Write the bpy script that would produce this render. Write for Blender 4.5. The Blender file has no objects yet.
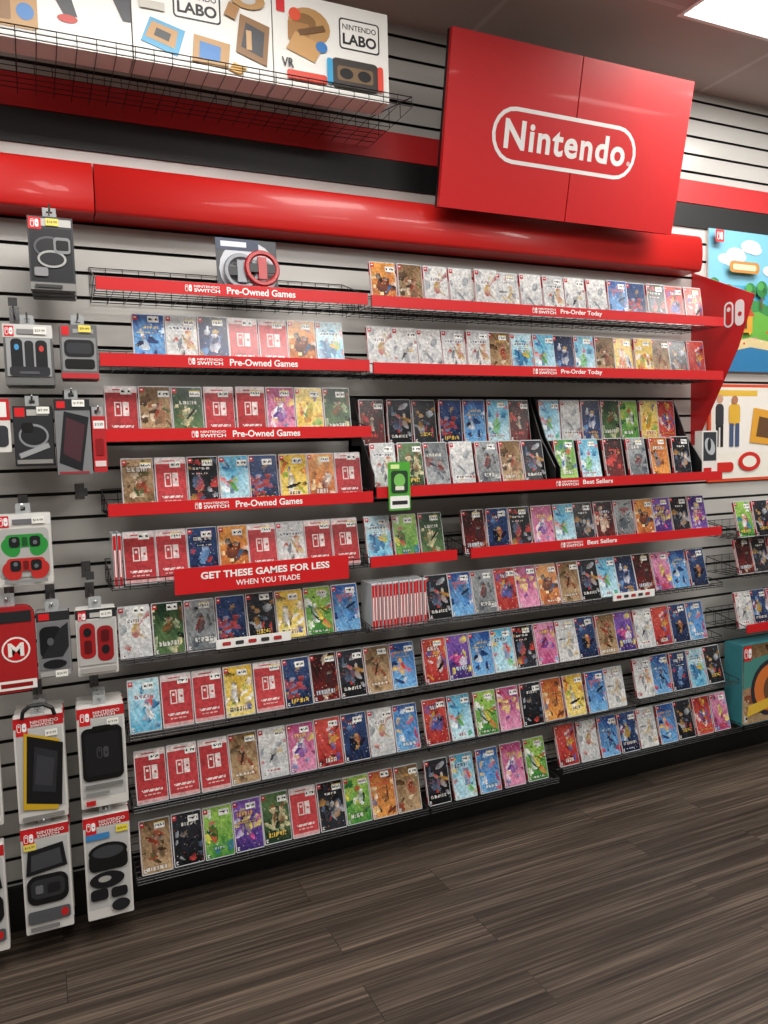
import bpy, math, random
from mathutils import Vector, Matrix
sc = bpy.context.scene
sc.view_settings.view_transform = 'Standard'
RN = random.Random(11)

# ------------------------------------------------------------ colour / materials
def s2l(c):
    return c / 12.92 if c <= 0.04045 else ((c + 0.055) / 1.055) ** 2.4
def rgb(h):
    return tuple(s2l(int(h[i:i+2], 16) / 255) for i in (0, 2, 4))
MC = {}
def M(h, rough=.45, metal=0., emis=0., var=.08, scale=30., coat=0.):
    k = (h, rough, metal, emis, var, scale, coat)
    if k in MC: return MC[k]
    m = bpy.data.materials.new('paint_' + h); m.use_nodes = True
    nt = m.node_tree; b = nt.nodes['Principled BSDF']
    c = rgb(h)
    n = nt.nodes.new('ShaderNodeTexNoise'); n.inputs['Scale'].default_value = scale
    tc = nt.nodes.new('ShaderNodeTexCoord'); nt.links.new(tc.outputs['Object'], n.inputs['Vector'])
    mx = nt.nodes.new('ShaderNodeMix'); mx.data_type = 'RGBA'
    mx.inputs[6].default_value = tuple(min(1, x * (1 - var)) for x in c) + (1,)
    mx.inputs[7].default_value = tuple(min(1, x * (1 + var)) for x in c) + (1,)
    nt.links.new(n.outputs['Fac'], mx.inputs[0]); nt.links.new(mx.outputs[2], b.inputs['Base Color'])
    b.inputs['Roughness'].default_value = rough; b.inputs['Metallic'].default_value = metal
    b.inputs['Coat Weight'].default_value = coat
    if emis:
        b.inputs['Emission Color'].default_value = c + (1,); b.inputs['Emission Strength'].default_value = emis
    MC[k] = m; return m

def art_mat():
    m = bpy.data.materials.new('printed_cover'); m.use_nodes = True
    nt = m.node_tree; b = nt.nodes['Principled BSDF']
    at = nt.nodes.new('ShaderNodeVertexColor'); at.layer_name = 'Col'
    tc = nt.nodes.new('ShaderNodeTexCoord'); oi = nt.nodes.new('ShaderNodeObjectInfo')
    n = nt.nodes.new('ShaderNodeTexNoise'); n.noise_dimensions = '4D'
    n.inputs['Scale'].default_value = 110; n.inputs['Detail'].default_value = 4
    nt.links.new(tc.outputs['Object'], n.inputs['Vector'])
    ml = nt.nodes.new('ShaderNodeMath'); ml.operation = 'MULTIPLY'; ml.inputs[1].default_value = 40
    nt.links.new(oi.outputs['Random'], ml.inputs[0]); nt.links.new(ml.outputs[0], n.inputs['W'])
    mr = nt.nodes.new('ShaderNodeMapRange'); mr.inputs[1].default_value = .3; mr.inputs[2].default_value = .7
    mr.inputs[3].default_value = .58; mr.inputs[4].default_value = 1.15
    nt.links.new(n.outputs['Fac'], mr.inputs[0])
    hs = nt.nodes.new('ShaderNodeHueSaturation'); hs.inputs['Saturation'].default_value = .95
    nt.links.new(at.outputs['Color'], hs.inputs['Color']); nt.links.new(mr.outputs[0], hs.inputs['Value'])
    nt.links.new(hs.outputs['Color'], b.inputs['Base Color'])
    b.inputs['Roughness'].default_value = .22
    return m
ART = art_mat()
RED = M('CE1B20', .38, var=.03, scale=4, coat=.2)
REDV = M('D2201D', .38, var=.05, scale=3, coat=.15)
BLK = M('0B0B0C', .45)
WHT = M('F2F1EE', .45, var=.02)
WIRE = M('2B2A2C', .35, metal=.6)
CHR = M('8A8A8C', .25, metal=.9)
SHELL = M('C9CDD0', .2, var=.02)
SPINE = M('C41F24', .3)

# ------------------------------------------------------------ mesh builder
class MB:
    def __init__(s): s.v = []; s.f = []; s.m = []; s.c = []; s.mats = []
    def mi(s, m):
        if m not in s.mats: s.mats.append(m)
        return s.mats.index(m)
    def face(s, pts, m, c=None):
        b = len(s.v); s.v += [tuple(p) for p in pts]; s.f.append(tuple(range(b, b + len(pts))))
        s.m.append(s.mi(m)); s.c.append(c)
    def idx(s, pts, faces, m, c=None):
        b = len(s.v); s.v += [tuple(p) for p in pts]; k = s.mi(m)
        for f in faces: s.f.append(tuple(b + i for i in f)); s.m.append(k); s.c.append(c)
    def box(s, x0, x1, y0, y1, z0, z1, m):
        p = [(x0,y0,z0),(x1,y0,z0),(x1,y1,z0),(x0,y1,z0),(x0,y0,z1),(x1,y0,z1),(x1,y1,z1),(x0,y1,z1)]
        s.idx(p, [(0,3,2,1),(4,5,6,7),(0,1,5,4),(1,2,6,5),(2,3,7,6),(3,0,4,7)], m)
    def prism(s, poly, y0, y1, m):            # poly CCW in (x,z); y0 = front
        n = len(poly)
        p = [(a, y0, b) for a, b in poly] + [(a, y1, b) for a, b in poly]
        f = [tuple(range(n)), tuple(range(2*n-1, n-1, -1))]
        f += [(i, i + n, (i+1) % n + n, (i+1) % n) for i in range(n)]
        s.idx(p, f, m)
    def prismx(s, poly, x0, x1, m):           # poly in (y,z) extruded along x
        n = len(poly)
        p = [(x0, a, b) for a, b in poly] + [(x1, a, b) for a, b in poly]
        f = [tuple(range(n-1, -1, -1)), tuple(range(n, 2*n))]
        f += [(i, (i+1) % n, (i+1) % n + n, i + n) for i in range(n)]
        s.idx(p, f, m)
    def wire(s, p, q, r, m, n=5):
        p = Vector(p); q = Vector(q); d = (q - p).normalized()
        a = d.cross(Vector((0, 0, 1)) if abs(d.z) < .9 else Vector((1, 0, 0))).normalized(); b = d.cross(a)
        ring = [a * math.cos(2*math.pi*i/n) * r + b * math.sin(2*math.pi*i/n) * r for i in range(n)]
        pts = [p + o for o in ring] + [q + o for o in ring]
        s.idx(pts, [(i, (i+1) % n, (i+1) % n + n, i + n) for i in range(n)] + [tuple(range(n-1,-1,-1)), tuple(range(n, 2*n))], m)
    def path(s, pts, r, m, n=6):
        for a, b in zip(pts, pts[1:]): s.wire(a, b, r, m, n)
    def mesh(s, name):
        me = bpy.data.meshes.new(name); me.from_pydata(s.v, [], s.f)
        for m in s.mats: me.materials.append(m)
        me.polygons.foreach_set('material_index', s.m)
        if any(c is not None for c in s.c):
            ca = me.color_attributes.new('Col', 'FLOAT_COLOR', 'CORNER'); d = []
            for f, c in zip(s.f, s.c):
                c = c or (1, 1, 1)
                d += [c[0], c[1], c[2], 1.] * len(f)
            ca.data.foreach_set('color', d)
        me.update(); return me
    def obj(s, name, parent=None, loc=(0,0,0), rot=(0,0,0)):
        return mk(name, s.mesh(name), parent, loc, rot)
def mk(name, me, parent=None, loc=(0,0,0), rot=(0,0,0)):
    o = bpy.data.objects.new(name, me); sc.collection.objects.link(o)
    o.location = loc; o.rotation_euler = rot
    if parent: o.parent = parent
    return o
def T(o, label, cat, group=None):
    o['label'] = label; o['category'] = cat
    if group: o['group'] = group
    return o
def S(o): o['kind'] = 'structure'; return o

TXT = {}
def text_geo(body, off=.012):
    k = (body, off)
    if k in TXT: return TXT[k]
    cu = bpy.data.curves.new('t', 'FONT'); cu.body = body; cu.offset = off; cu.align_x = 'CENTER'; cu.resolution_u = 4
    if body == 'Nintendo': cu.space_character = 1.12
    ob = bpy.data.objects.new('t', cu); sc.collection.objects.link(ob)
    bpy.context.view_layer.update()
    me = bpy.data.meshes.new_from_object(ob.evaluated_get(bpy.context.evaluated_depsgraph_get()))
    vs = [v.co.copy() for v in me.vertices]; fs = [tuple(p.vertices) for p in me.polygons]
    x0 = min(v.x for v in vs); x1 = max(v.x for v in vs); y0 = min(v.y for v in vs); y1 = max(v.y for v in vs)
    r = ([((v.x-x0)/(x1-x0), (v.y-y0)/(y1-y0)) for v in vs], fs)
    bpy.data.objects.remove(ob); bpy.data.curves.remove(cu); bpy.data.meshes.remove(me)
    TXT[k] = r; return r

def rr(x0, z0, x1, z1, r, n=5):
    out = []
    for cx, cz, a0 in ((x1-r, z0+r, -90), (x1-r, z1-r, 0), (x0+r, z1-r, 90), (x0+r, z0+r, 180)):
        for i in range(n + 1):
            a = math.radians(a0 + 90 * i / n); out.append((cx + r*math.cos(a), cz + r*math.sin(a)))
    return out
def ell(cx, cz, rx, rz, n=20, rot=0):
    c, s_ = math.cos(rot), math.sin(rot); o = []
    for i in range(n):
        a = 2*math.pi*i/n; u, w = rx*math.cos(a), rz*math.sin(a)
        o.append((cx + u*c - w*s_, cz + u*s_ + w*c))
    return o

class G(MB):   # layered flat printing in local (x,z), front at -y
    def __init__(s, w, h, y=0., mats_rough=.4):
        super().__init__(); s.w = w; s.h = h; s.y = y - .0006; s.r = mats_rough
    def mt(s, c): return M(c, s.r, var=.03) if isinstance(c, str) else c
    def _f(s, poly, c): s.face([(a, s.y, b) for a, b in poly], s.mt(c)); s.y -= .0004
    def rect(s, u0, v0, u1, v1, c, r=0):
        x0, z0, x1, z1 = u0*s.w, v0*s.h, u1*s.w, v1*s.h
        if r: s._f(rr(x0, z0, x1, z1, r*min(x1-x0, z1-z0)), c)
        else: s._f([(x0,z0),(x1,z0),(x1,z1),(x0,z1)], c)
    def ell(s, u, v, ru, rv, c, rot=0): s._f(ell(u*s.w, v*s.h, ru*s.w, rv*s.h, rot=rot), c)
    def poly(s, pts, c): s._f([(a*s.w, b*s.h) for a, b in pts], c)
    def text(s, body, u0, v0, u1, v1, c, off=.012):
        vs, fs = text_geo(body, off)
        s.idx([((u0+(u1-u0)*a)*s.w, s.y, (v0+(v1-v0)*b)*s.h) for a, b in vs], fs, s.mt(c)); s.y -= .0004
    def emblem(s, u, v, hm, fg, bg):       # two-controller emblem, height in metres
        cx, cz = u*s.w, v*s.h; h = hm; w = h*.46
        s._f(rr(cx-w-h*.03, cz-h/2, cx-h*.03, cz+h/2, w*.48), fg)
        s._f(rr(cx-w-h*.03+h*.08, cz-h/2+h*.08, cx-h*.11, cz+h/2-h*.08, w*.3), bg)
        s._f(ell(cx-w/2-h*.03, cz+h*.2, h*.09, h*.09), fg)
        s._f(rr(cx+h*.05, cz-h/2, cx+w*.95+h*.05, cz+h/2, w*.44), fg)
        s._f(ell(cx+w/2+h*.05, cz-h*.05, h*.09, h*.09), bg)
    def cells(s, grid, u0, v0, u1, v1):
        ny = len(grid); nx = len(grid[0]); dx = (u1-u0)*s.w/nx; dz = (v1-v0)*s.h/ny
        for j in range(ny):
            for i in range(nx):
                x = u0*s.w + i*dx; z = v0*s.h + j*dz
                s.face([(x,s.y,z),(x+dx,s.y,z),(x+dx,s.y,z+dz),(x,s.y,z+dz)], ART, grid[j][i])
        s.y -= .0004

# ------------------------------------------------------------ cover art painter
PAL = {
 'b': ('1C4F9C','6FB4E8',['F4F4F4','E23B2E','F5C542','14284F','3C8AD6','1A2C5A']),
 'c': ('4FB3D9','C8EBF5',['FFFFFF','E8443A','F2C230','2B6CA8','65B54A','1E5A90']),
 'g': ('3E8F3A','9FCC55',['F6E04A','FFFFFF','D63A2E','1F4D24','2C6FB5','24602A']),
 'G': ('1E3A26','5A7A4A',['B9C39A','E5D8A8','0C1A12','8A5A30','2C4A34']),
 'k': ('101114','2C3038',['B8BCC4','C8322B','5A6E8C','C08A3A','3A3E48','202430']),
 'K': ('18090A','6A1214',['E03028','F0D8C0','2A2A30','C87830','3A0E10']),
 'w': ('E6E6E3','C6C8CA',['B33A34','3D4350','8E969E','D0B070','B8BCC0','A8ACB0','D8D8D6']),
 'e': ('6E7478','A9AEB0',['2A2C30','D8D8D4','8C3A34','47505C','58606A']),
 'y': ('E8BC24','F4DC7A',['D8342A','2A5CB0','FFFFFF','2C2C2C','6FB040','C07818']),
 'o': ('B8581C','E89C40',['FBE8B0','5A1C10','2A2A2E','F4E8D8','2E6C9C','7A3414']),
 'p': ('3A2470','8458B8',['F4E060','E8E0F4','E84C98','1C1440','5A3CA0']),
 'm': ('B83C78','E898BC',['FFFFFF','5A3CA0','F8E070','3CA8D8','7A2458']),
 'n': ('14203F','2F4C80',['E4E8F0','C8A040','B83830','6E9CD0','0C1228','24386A']),
 'r': ('A81C1C','D84838',['F4ECE8','E8B030','1C1C20','2C60B0','5A0E10']),
 't': ('7A5C3C','C0A078',['3A2414','E8D8BC','A03A20','55683A','4A3420']),
}
def mixc(a, b, t): return tuple(x + (y - x) * t for x, y in zip(a, b))
def paint(code, seed, nx=26, ny=44):
    r = random.Random(str(code) + str(seed)); g = [[None]*nx for _ in range(ny)]
    if code == 'R':
        red = rgb(['BE3038', 'C6383E', 'B42A30'][seed % 3]); wh = rgb('EEDCDA')
        for j in range(ny):
            for i in range(nx):
                c = red
                if j >= ny - 5: c = wh
                if j == ny - 3 and 5 < i < nx - 9: c = red
                if j < 3: c = mixc(red, wh, .5)
                if 9 <= j < 11 and 4 <= i < nx-4 and (i*7+j*3) % 5: c = wh
                if j == 6 and 6 <= i < nx-6 and i % 4: c = mixc(red, wh, .7)
                g[j][i] = c
        cy = ny//2 + 3; x0 = nx//2 - 6
        for j in range(cy-6, cy+6):
            for i in range(x0, x0+6):
                if j in (cy-6, cy+5) or i in (x0, x0+5): g[j][i] = wh
            for i in range(x0+7, x0+12): g[j][i] = wh
        for j in (cy+2, cy+1):
            for i in (x0+2, x0+3): g[j][i] = wh
        for j in (cy-1, cy):
            for i in (x0+9, x0+10): g[j][i] = red
        return g
    a, b, acc = PAL[code]; a = rgb(a); b = rgb(b); acc = [rgb(x) for x in acc]
    if r.random() < .5: a, b = b, a
    ph = r.random()*6; fr = r.uniform(.15, .5)
    for j in range(ny):
        for i in range(nx):
            t = j/(ny-1); t = t + .25*math.sin(i*fr+ph)*math.sin(j*fr*.6+ph*2) + .12*math.sin(i*1.3+j*.7+ph); t = max(0, min(1, t))
            g[j][i] = mixc(a, b, t)
    def blob(cx, cy, rx, ry, an, c, c2, edge=.25):
        ca, sa = math.cos(an), math.sin(an); q1 = r.uniform(0, 6); kk = r.choice((2, 3, 5))
        for j in range(max(0, int(cy-rx-ry-1)), min(ny, int(cy+rx+ry+2))):
            for i in range(nx):
                x, y = i-cx, j-cy; u = (x*ca+y*sa)/rx; v = (-x*sa+y*ca)/ry
                d = u*u+v*v
                lim = 1 + edge*math.sin(kk*math.atan2(v, u)+q1)
                if d < lim: g[j][i] = mixc(c, c2, min(1, max(0, .5+.5*v+.2*math.sin(3*u+q1))))
    for _ in range(r.randint(7, 12)):
        c = r.choice(acc); blob(r.uniform(0, nx), r.uniform(2, ny*.9), r.uniform(1.5, 6), r.uniform(1, 4), r.uniform(0, 3), c, mixc(c, r.choice((a, b)), .7), .4)
    for _ in range(r.choice((1, 1, 2, 3))):     # central subject made of a few lobes
        cx = nx/2 + r.uniform(-6, 6); cy = ny*.42 + r.uniform(-4, 4); c = r.choice(acc); c2 = r.choice(acc)
        blob(cx, cy, r.uniform(2.5,4.5), r.uniform(5,9), r.uniform(-.5,.5), mixc(c, a, .2), mixc(c2, a, .4))
        blob(cx+r.uniform(-4,4), cy+r.uniform(-2,5), r.uniform(1,2), r.uniform(4,7), r.uniform(-1.3,1.3), c2, mixc(c2, (0,0,0), .5))
        blob(cx+r.uniform(-1,1), cy+r.uniform(6,9), r.uniform(1.6,3), r.uniform(1.6,3), 0, mixc(c2, (1,.8,.6), .3), c)
    for _ in range(int(nx*ny*.05)):             # fine detail
        i = r.randrange(nx); j = r.randrange(ny); g[j][i] = mixc(g[j][i], r.choice(acc), .5)
    lum = sum(a) + sum(b)
    tc = rgb('E8E6E0') if lum < 2.6 else rgb(r.choice(['A81E1E','14284F','202020']))
    if r.random() < .4 and lum < 2.6: tc = rgb(r.choice(['F0C840', 'E84030', 'E0A030', 'C8D8E8']))
    top = r.random() < .6; y0 = (ny-13 if top else 5) + r.randint(-3, 3)
    dk = mixc(a, (0,0,0), .55) if lum < 2.6 else mixc(b, (1,1,1), .6)
    for ln in range(r.choice((1, 1, 2))):
        hh = r.choice((2, 3, 4)) if ln == 0 else 1
        i0 = 3 + r.randint(0, 5); end = nx - 3 - r.randint(0, 6)
        for j in range(y0-1, y0+hh+1):
            for q in range(max(0, i0-1), min(nx, end+1)): g[j][q] = mixc(g[j][q], dk, .55)
        i = i0
        while i < end:
            wd = r.choice((1, 2, 2, 3))
            for q in range(i, min(end, i+wd)):
                for j in range(y0, y0+hh):
                    if r.random() < .85: g[j][q] = mixc(tc, g[j][q], r.uniform(.05, .4))
            i += wd + 1
        y0 -= hh + 2
        if y0 < 3: break
    for j in range(ny-5, ny-1):           # corner platform tag
        for q in range(0, 4): g[j][q] = rgb('C81F26')
    g[ny-3][1] = g[ny-3][2] = rgb('FFFFFF')
    for j in range(1, 4):                 # rating box
        for q in range(1, 3): g[j][q] = rgb('D8D8D8')
    g[2][2] = rgb('202020')
    return g

CW, CH, CT = .098, .168, .011
def add_shell(b):
    x0, x1 = -CW/2, CW/2; c = .0025
    poly = [(x0+c,0),(x1-c,0),(x1,c),(x1,CH-c),(x1-c,CH),(x0+c,CH),(x0,CH-c),(x0,c)]
    b.prism(poly, -CT/2, CT/2, SHELL)
    b.box(x0-.0004, x0, -CT/2+.001, CT/2-.001, .006, CH-.006, SPINE)
    b.box(x0-.0008, x0-.0003, -.002, .002, .035, CH-.05, WHT)
    b.box(x1-.001, x1+.0008, -.002, .002, CH*.45, CH*.55, SHELL)
def add_cover(b, code, seed):
    grid = paint(code, seed); ny = len(grid); nx = len(grid[0])
    dx = (CW-.005)/nx; dz = (CH-.006)/ny; y = -CT/2-.0004
    for j in range(ny):
        for i in range(nx):
            x = -CW/2+.003+i*dx; z = .003+j*dz
            b.face([(x,y,z),(x+dx,y,z),(x+dx,y,z+dz),(x,y,z+dz)], ART, grid[j][i])
def add_sticker(b, seed):
    r = random.Random(seed); y = -CT/2-.001
    w, h = .034, .02; x0 = CW/2-.006-w + r.uniform(-.014, .002); z0 = CH-.006-h - r.uniform(0, .01)
    nx, ny = 12, 6
    for j in range(ny):
        for i in range(nx):
            c = rgb('F7F7F3')
            if 2 <= j <= 3 and 1 <= i <= 10 and r.random() < .6: c = rgb('303030')
            if j == 5: c = rgb('E8D060') if seed % 3 == 0 else rgb('F7F7F3')
            x = x0+i*w/nx; z = z0+j*h/ny
            b.face([(x,y,z),(x+w/nx,y,z),(x+w/nx,y,z+h/ny),(x,y,z+h/ny)], ART, c)
NV = 5
sb = MB(); add_shell(sb); SHELL_ME = sb.mesh('game_case')
COV = {}; MER = {}; STK = []
for k in range(6):
    b = MB(); add_sticker(b, k); STK.append(b.mesh('price_sticker'))
def cover_me(code, v):
    if (code, v) not in COV:
        b = MB(); add_cover(b, code, v); COV[code, v] = b.mesh('cover_sheet')
    return COV[code, v]
def merged_me(code, v):
    if (code, v) not in MER:
        b = MB(); add_shell(b); add_cover(b, code, v)
        if v % 3: add_sticker(b, v + 1)
        MER[code, v] = b.mesh('game_case')
    return MER[code, v]
CN = {'b':'blue','c':'sky-blue','g':'bright green','G':'dark green','k':'black','K':'dark red','w':'white','e':'grey','y':'yellow',
 'o':'orange','p':'purple','m':'pink','n':'navy','r':'red','t':'brown','R':'plain red'}
def case(x, y, z, code, tilt, group, where, parts, rz=0.):
    v = RN.randint(0, NV - 1)
    rot = (-tilt, 0, rz)
    z += CT/2 * math.sin(abs(tilt)) + .0006
    if parts:
        o = mk('game_case', SHELL_ME, None, (x, y, z), rot)
        mk('cover_sheet', cover_me(code, v), o)
        if RN.random() < .85: mk('price_sticker', STK[RN.randint(0, 5)], o)
    else:
        o = mk('game_case', merged_me(code, v), None, (x, y, z), rot)
    T(o, 'slim game case with %s cover on %s' % (CN[code], where), 'game case', group)
    return o
def row(x0, x1, z, codes, y=-.185, tilt=.2, group='game cases', where='a wire shelf', parts=False):
    n = len(codes); st = (x1 - x0) / n
    for i, c in enumerate(codes):
        x = x0 + st*(i+.5) + RN.uniform(-1, 1)*min(.0015, max(0, (st-CW-.002)/2))
        case(x, y + RN.uniform(-.005, .005), z, c, tilt + RN.uniform(-.04, .04), group, where, parts)

# ------------------------------------------------------------ room shell
XL, XR, YF, ZC = -2.4, 6.2, -6.4, 3.09
def slatwall(x0, x1, z0, z1):
    b = MB(); WM = M('C6C4BF', .27, var=.03, scale=6, coat=.15); GM = M('1E1D1C', .6)
    p = .0783; z = z0; prof = [(0, z0)]
    while z + p < z1:
        z += p
        prof += [(0, z-.011), (.002, z-.010), (.014, z-.010), (.014, z-.0005), (0, z)]
    prof += [(0, z1)]
    for (a, za), (c, zb) in zip(prof, prof[1:]):
        m = GM if (a > .001 or c > .001) else WM
        b.face([(x0, a, za), (x1, a, za), (x1, c, zb), (x0, c, zb)], m)
    b.face([(x0,.02,z0),(x0,.02,z1),(x1,.02,z1),(x1,.02,z0)], WM)
    return b
S(slatwall(XL, XR, 0, ZC).obj('wall_back'))
wm = M('8E8A84', .7)
for nm, a in (('wall_left', (XL-.1, XL, YF, .02)), ('wall_right', (XR, XR+.1, YF, .02)), ('wall_front', (XL-.1, XR+.1, YF-.1, YF))):
    b = MB(); b.box(a[0], a[1], a[2], a[3], 0, ZC, wm); S(b.obj(nm))
def floor_mat():
    m = bpy.data.materials.new('vinyl_planks'); m.use_nodes = True; nt = m.node_tree; L = nt.links
    b = nt.nodes['Principled BSDF']; tc = nt.nodes.new('ShaderNodeTexCoord')
    br = nt.nodes.new('ShaderNodeTexBrick'); br.inputs['Scale'].default_value = 1
    br.inputs['Brick Width'].default_value = 1.22; br.inputs['Row Height'].default_value = .152
    br.inputs['Mortar Size'].default_value = .0013; br.inputs['Mortar Smooth'].default_value = .1; br.offset = .37
    br.inputs['Color1'].default_value = (.74, .74, .74, 1); br.inputs['Color2'].default_value = (1.22, 1.2, 1.17, 1)
    br.inputs['Mortar'].default_value = (.3, .3, .3, 1)
    L.new(tc.outputs['Object'], br.inputs['Vector'])
    wv = nt.nodes.new('ShaderNodeMath'); wv.operation = 'MULTIPLY'; wv.inputs[1].default_value = 30   # grain differs from plank to plank
    L.new(br.outputs['Color'], wv.inputs[0])
    def streak(sx, sy, det, rough):
        mp = nt.nodes.new('ShaderNodeMapping'); mp.inputs['Scale'].default_value = (sx, sy, 1)
        L.new(tc.outputs['Object'], mp.inputs['Vector'])
        n = nt.nodes.new('ShaderNodeTexNoise'); n.noise_dimensions = '4D'; n.inputs['Scale'].default_value = 1.5
        n.inputs['Detail'].default_value = det; n.inputs['Roughness'].default_value = rough
        L.new(mp.outputs[0], n.inputs['Vector']); L.new(wv.outputs[0], n.inputs['W']); return n
    n = streak(1.1, 85, 4, .55); n2 = streak(.6, 20, 3, .5)
    ad = nt.nodes.new('ShaderNodeMix'); ad.data_type = 'FLOAT'; ad.inputs[0].default_value = .35
    L.new(n.outputs['Fac'], ad.inputs[2]); L.new(n2.outputs['Fac'], ad.inputs[3])
    cr = nt.nodes.new('ShaderNodeValToRGB'); e = cr.color_ramp.elements
    e[0].position = .34; e[0].color = rgb('241E1A') + (1,); e[1].position = .68; e[1].color = rgb('786A5D') + (1,)
    x = cr.color_ramp.elements.new(.5); x.color = rgb('433A33') + (1,)
    L.new(ad.outputs[0], cr.inputs[0])
    mx = nt.nodes.new('ShaderNodeMix'); mx.data_type = 'RGBA'; mx.blend_type = 'MULTIPLY'; mx.inputs[0].default_value = 1
    L.new(cr.outputs[0], mx.inputs[6]); L.new(br.outputs['Color'], mx.inputs[7]); L.new(mx.outputs[2], b.inputs['Base Color'])
    b.inputs['Roughness'].default_value = .46; b.inputs['Specular IOR Level'].default_value = .4
    bp = nt.nodes.new('ShaderNodeBump'); bp.inputs['Strength'].default_value = .12; bp.inputs['Distance'].default_value = .002
    L.new(n.outputs['Fac'], bp.inputs['Height']); L.new(bp.outputs[0], b.inputs['Normal'])
    return m
b = MB(); b.box(XL-.1, XR+.1, YF-.1, .1, -.05, 0, floor_mat()); S(b.obj('floor'))
def ceil_mat():
    m = bpy.data.materials.new('ceiling_tiles'); m.use_nodes = True; nt = m.node_tree; L = nt.links
    b = nt.nodes['Principled BSDF']; tc = nt.nodes.new('ShaderNodeTexCoord')
    mp = nt.nodes.new('ShaderNodeMapping'); mp.inputs['Location'].default_value = (-.39, .48, 0); L.new(tc.outputs['Object'], mp.inputs[0])
    br = nt.nodes.new('ShaderNodeTexBrick'); br.inputs['Scale'].default_value = 1; br.offset = 0
    br.inputs['Brick Width'].default_value = 1.22; br.inputs['Row Height'].default_value = .61; br.inputs['Mortar Size'].default_value = .012
    br.inputs['Color1'].default_value = rgb('C6C2BC') + (1,); br.inputs['Color2'].default_value = rgb('CAC6C0') + (1,)
    br.inputs['Mortar'].default_value = rgb('DAD8D4') + (1,)
    L.new(mp.outputs[0], br.inputs['Vector']); L.new(br.outputs['Color'], b.inputs['Base Color'])
    b.inputs['Roughness'].default_value = .9
    return m
b = MB(); b.box(XL-.1, XR+.1, YF-.1, .1, ZC, ZC+.05, ceil_mat()); S(b.obj('ceiling'))
b = MB(); b.box(XL, XR, -.03, 0, 0, .14, BLK); S(b.obj('baseboard_back'))
b = MB(); b.box(XL, XR, -.012, 0, 2.595, 2.695, M('C8262A', .45, var=.04)); S(b.obj('trim_1'))
b = MB(); b.box(XL, XR, -.008, 0, 2.49, 2.594, M('101011', .5)); S(b.obj('shadow_band'))  # black strip standing in for the recess shadow below the red stripe

def troffer(cx, cy, power):
    b = MB(); w, d = 1.2, .6
    for a in ((-w/2,-w/2+.02,-d/2,d/2),(w/2-.02,w/2,-d/2,d/2),(-w/2+.02,w/2-.02,-d/2,-d/2+.02),(-w/2+.02,w/2-.02,d/2-.02,d/2)):
        b.box(a[0], a[1], a[2], a[3], -.006, 0, WHT)
    o = b.obj('ceiling_light', None, (cx, cy, ZC))
    T(o, 'rectangular white fluorescent panel recessed in tiled ceiling', 'ceiling light', 'ceiling light panels')
    b = MB(); b.box(-w/2+.02, w/2-.02, -d/2+.02, d/2-.02, -.008, -.001, M('FFFDF8', .5, emis=3))
    b.obj('diffuser', o)
    l = bpy.data.lights.new('lamp', 'AREA'); l.shape = 'RECTANGLE'; l.size = 1.12; l.size_y = .52; l.energy = power; l.color = (1, .965, .92)
    lo = bpy.data.objects.new('lamp', l); sc.collection.objects.link(lo); lo.parent = o; lo.location = (0, 0, -.012)
for cx, cy, p in ((2.85,-.74,24),(.41,-1.35,34),(-1.6,-1.96,20),(1.63,-2.57,38),(4.6,-1.96,36),(-.4,-3.79,20),(2.85,-4.40,22),(5.2,-4.40,16)):
    troffer(cx, cy, p)

# ------------------------------------------------------------ header panels
def valance(x0, x1):
    b = MB(); pr = [(0,2.265),(-.102,2.265),(-.110,2.269),(-.114,2.276),(-.119,2.305),(-.121,2.34),(-.119,2.375),(-.114,2.402),(-.108,2.412),(-.098,2.418),(0,2.420)]
    b.prismx([(y, z-2.265) for y, z in reversed(pr)], 0, x1-x0, REDV)
    o = b.obj('header_panel', None, (x0, 0, 2.268))
    T(o, 'long glossy red curved header panel above the game shelves', 'header panel', 'red header panels')
    for p in o.data.polygons: p.use_smooth = len(p.vertices) == 4 and abs(p.normal.x) < .1 and p.center.y < -.105
valance(-1.0, .213); valance(.217, 2.73)
# main sign
TL = math.atan2(.12, .56)
sg = MB(); sg.box(-.55, .545, .012, .03, 0, .57, BLK)
sg.box(-.36,-.33,.03,.214,.05,.08,BLK); sg.box(.33,.36,.03,.214,.05,.08,BLK)
sign = sg.obj('store_sign', None, (1.918, -.2, 2.38), (TL, 0, 0))
T(sign, 'large red two-panel sign with white oval brand logo, tilted forward', 'sign')
for a, c in ((-.55, -.0025), (.0025, .545)):
    b = MB(); b.box(a, c, -.006, .012, 0, .57, RED); b.obj('panel', sign)
g = G(1.1, .56, -.0062)
L0, L1, Z0, Z1 = .19, .80, .174, .364
def A(x0, z0, x1, z1): return x0/1.1, z0/.56, x1/1.1, z1/.56
g.rect(*A(L0, Z0, L1+.05, Z1), 'F4F2F0', .5); g.rect(*A(L0+.014, Z0+.014, L1+.036, Z1-.014), RED, .5)
g.text('Nintendo', *A(L0+.052, Z0+.048, L1-.003, Z1-.042), 'F4F2F0', .028)
g.text('®', *A(L1+.05-.04, Z0+.055, L1+.05-.024, Z0+.071), 'F4F2F0')
g.obj('logo', sign, (-.55, 0, 0))

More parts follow.
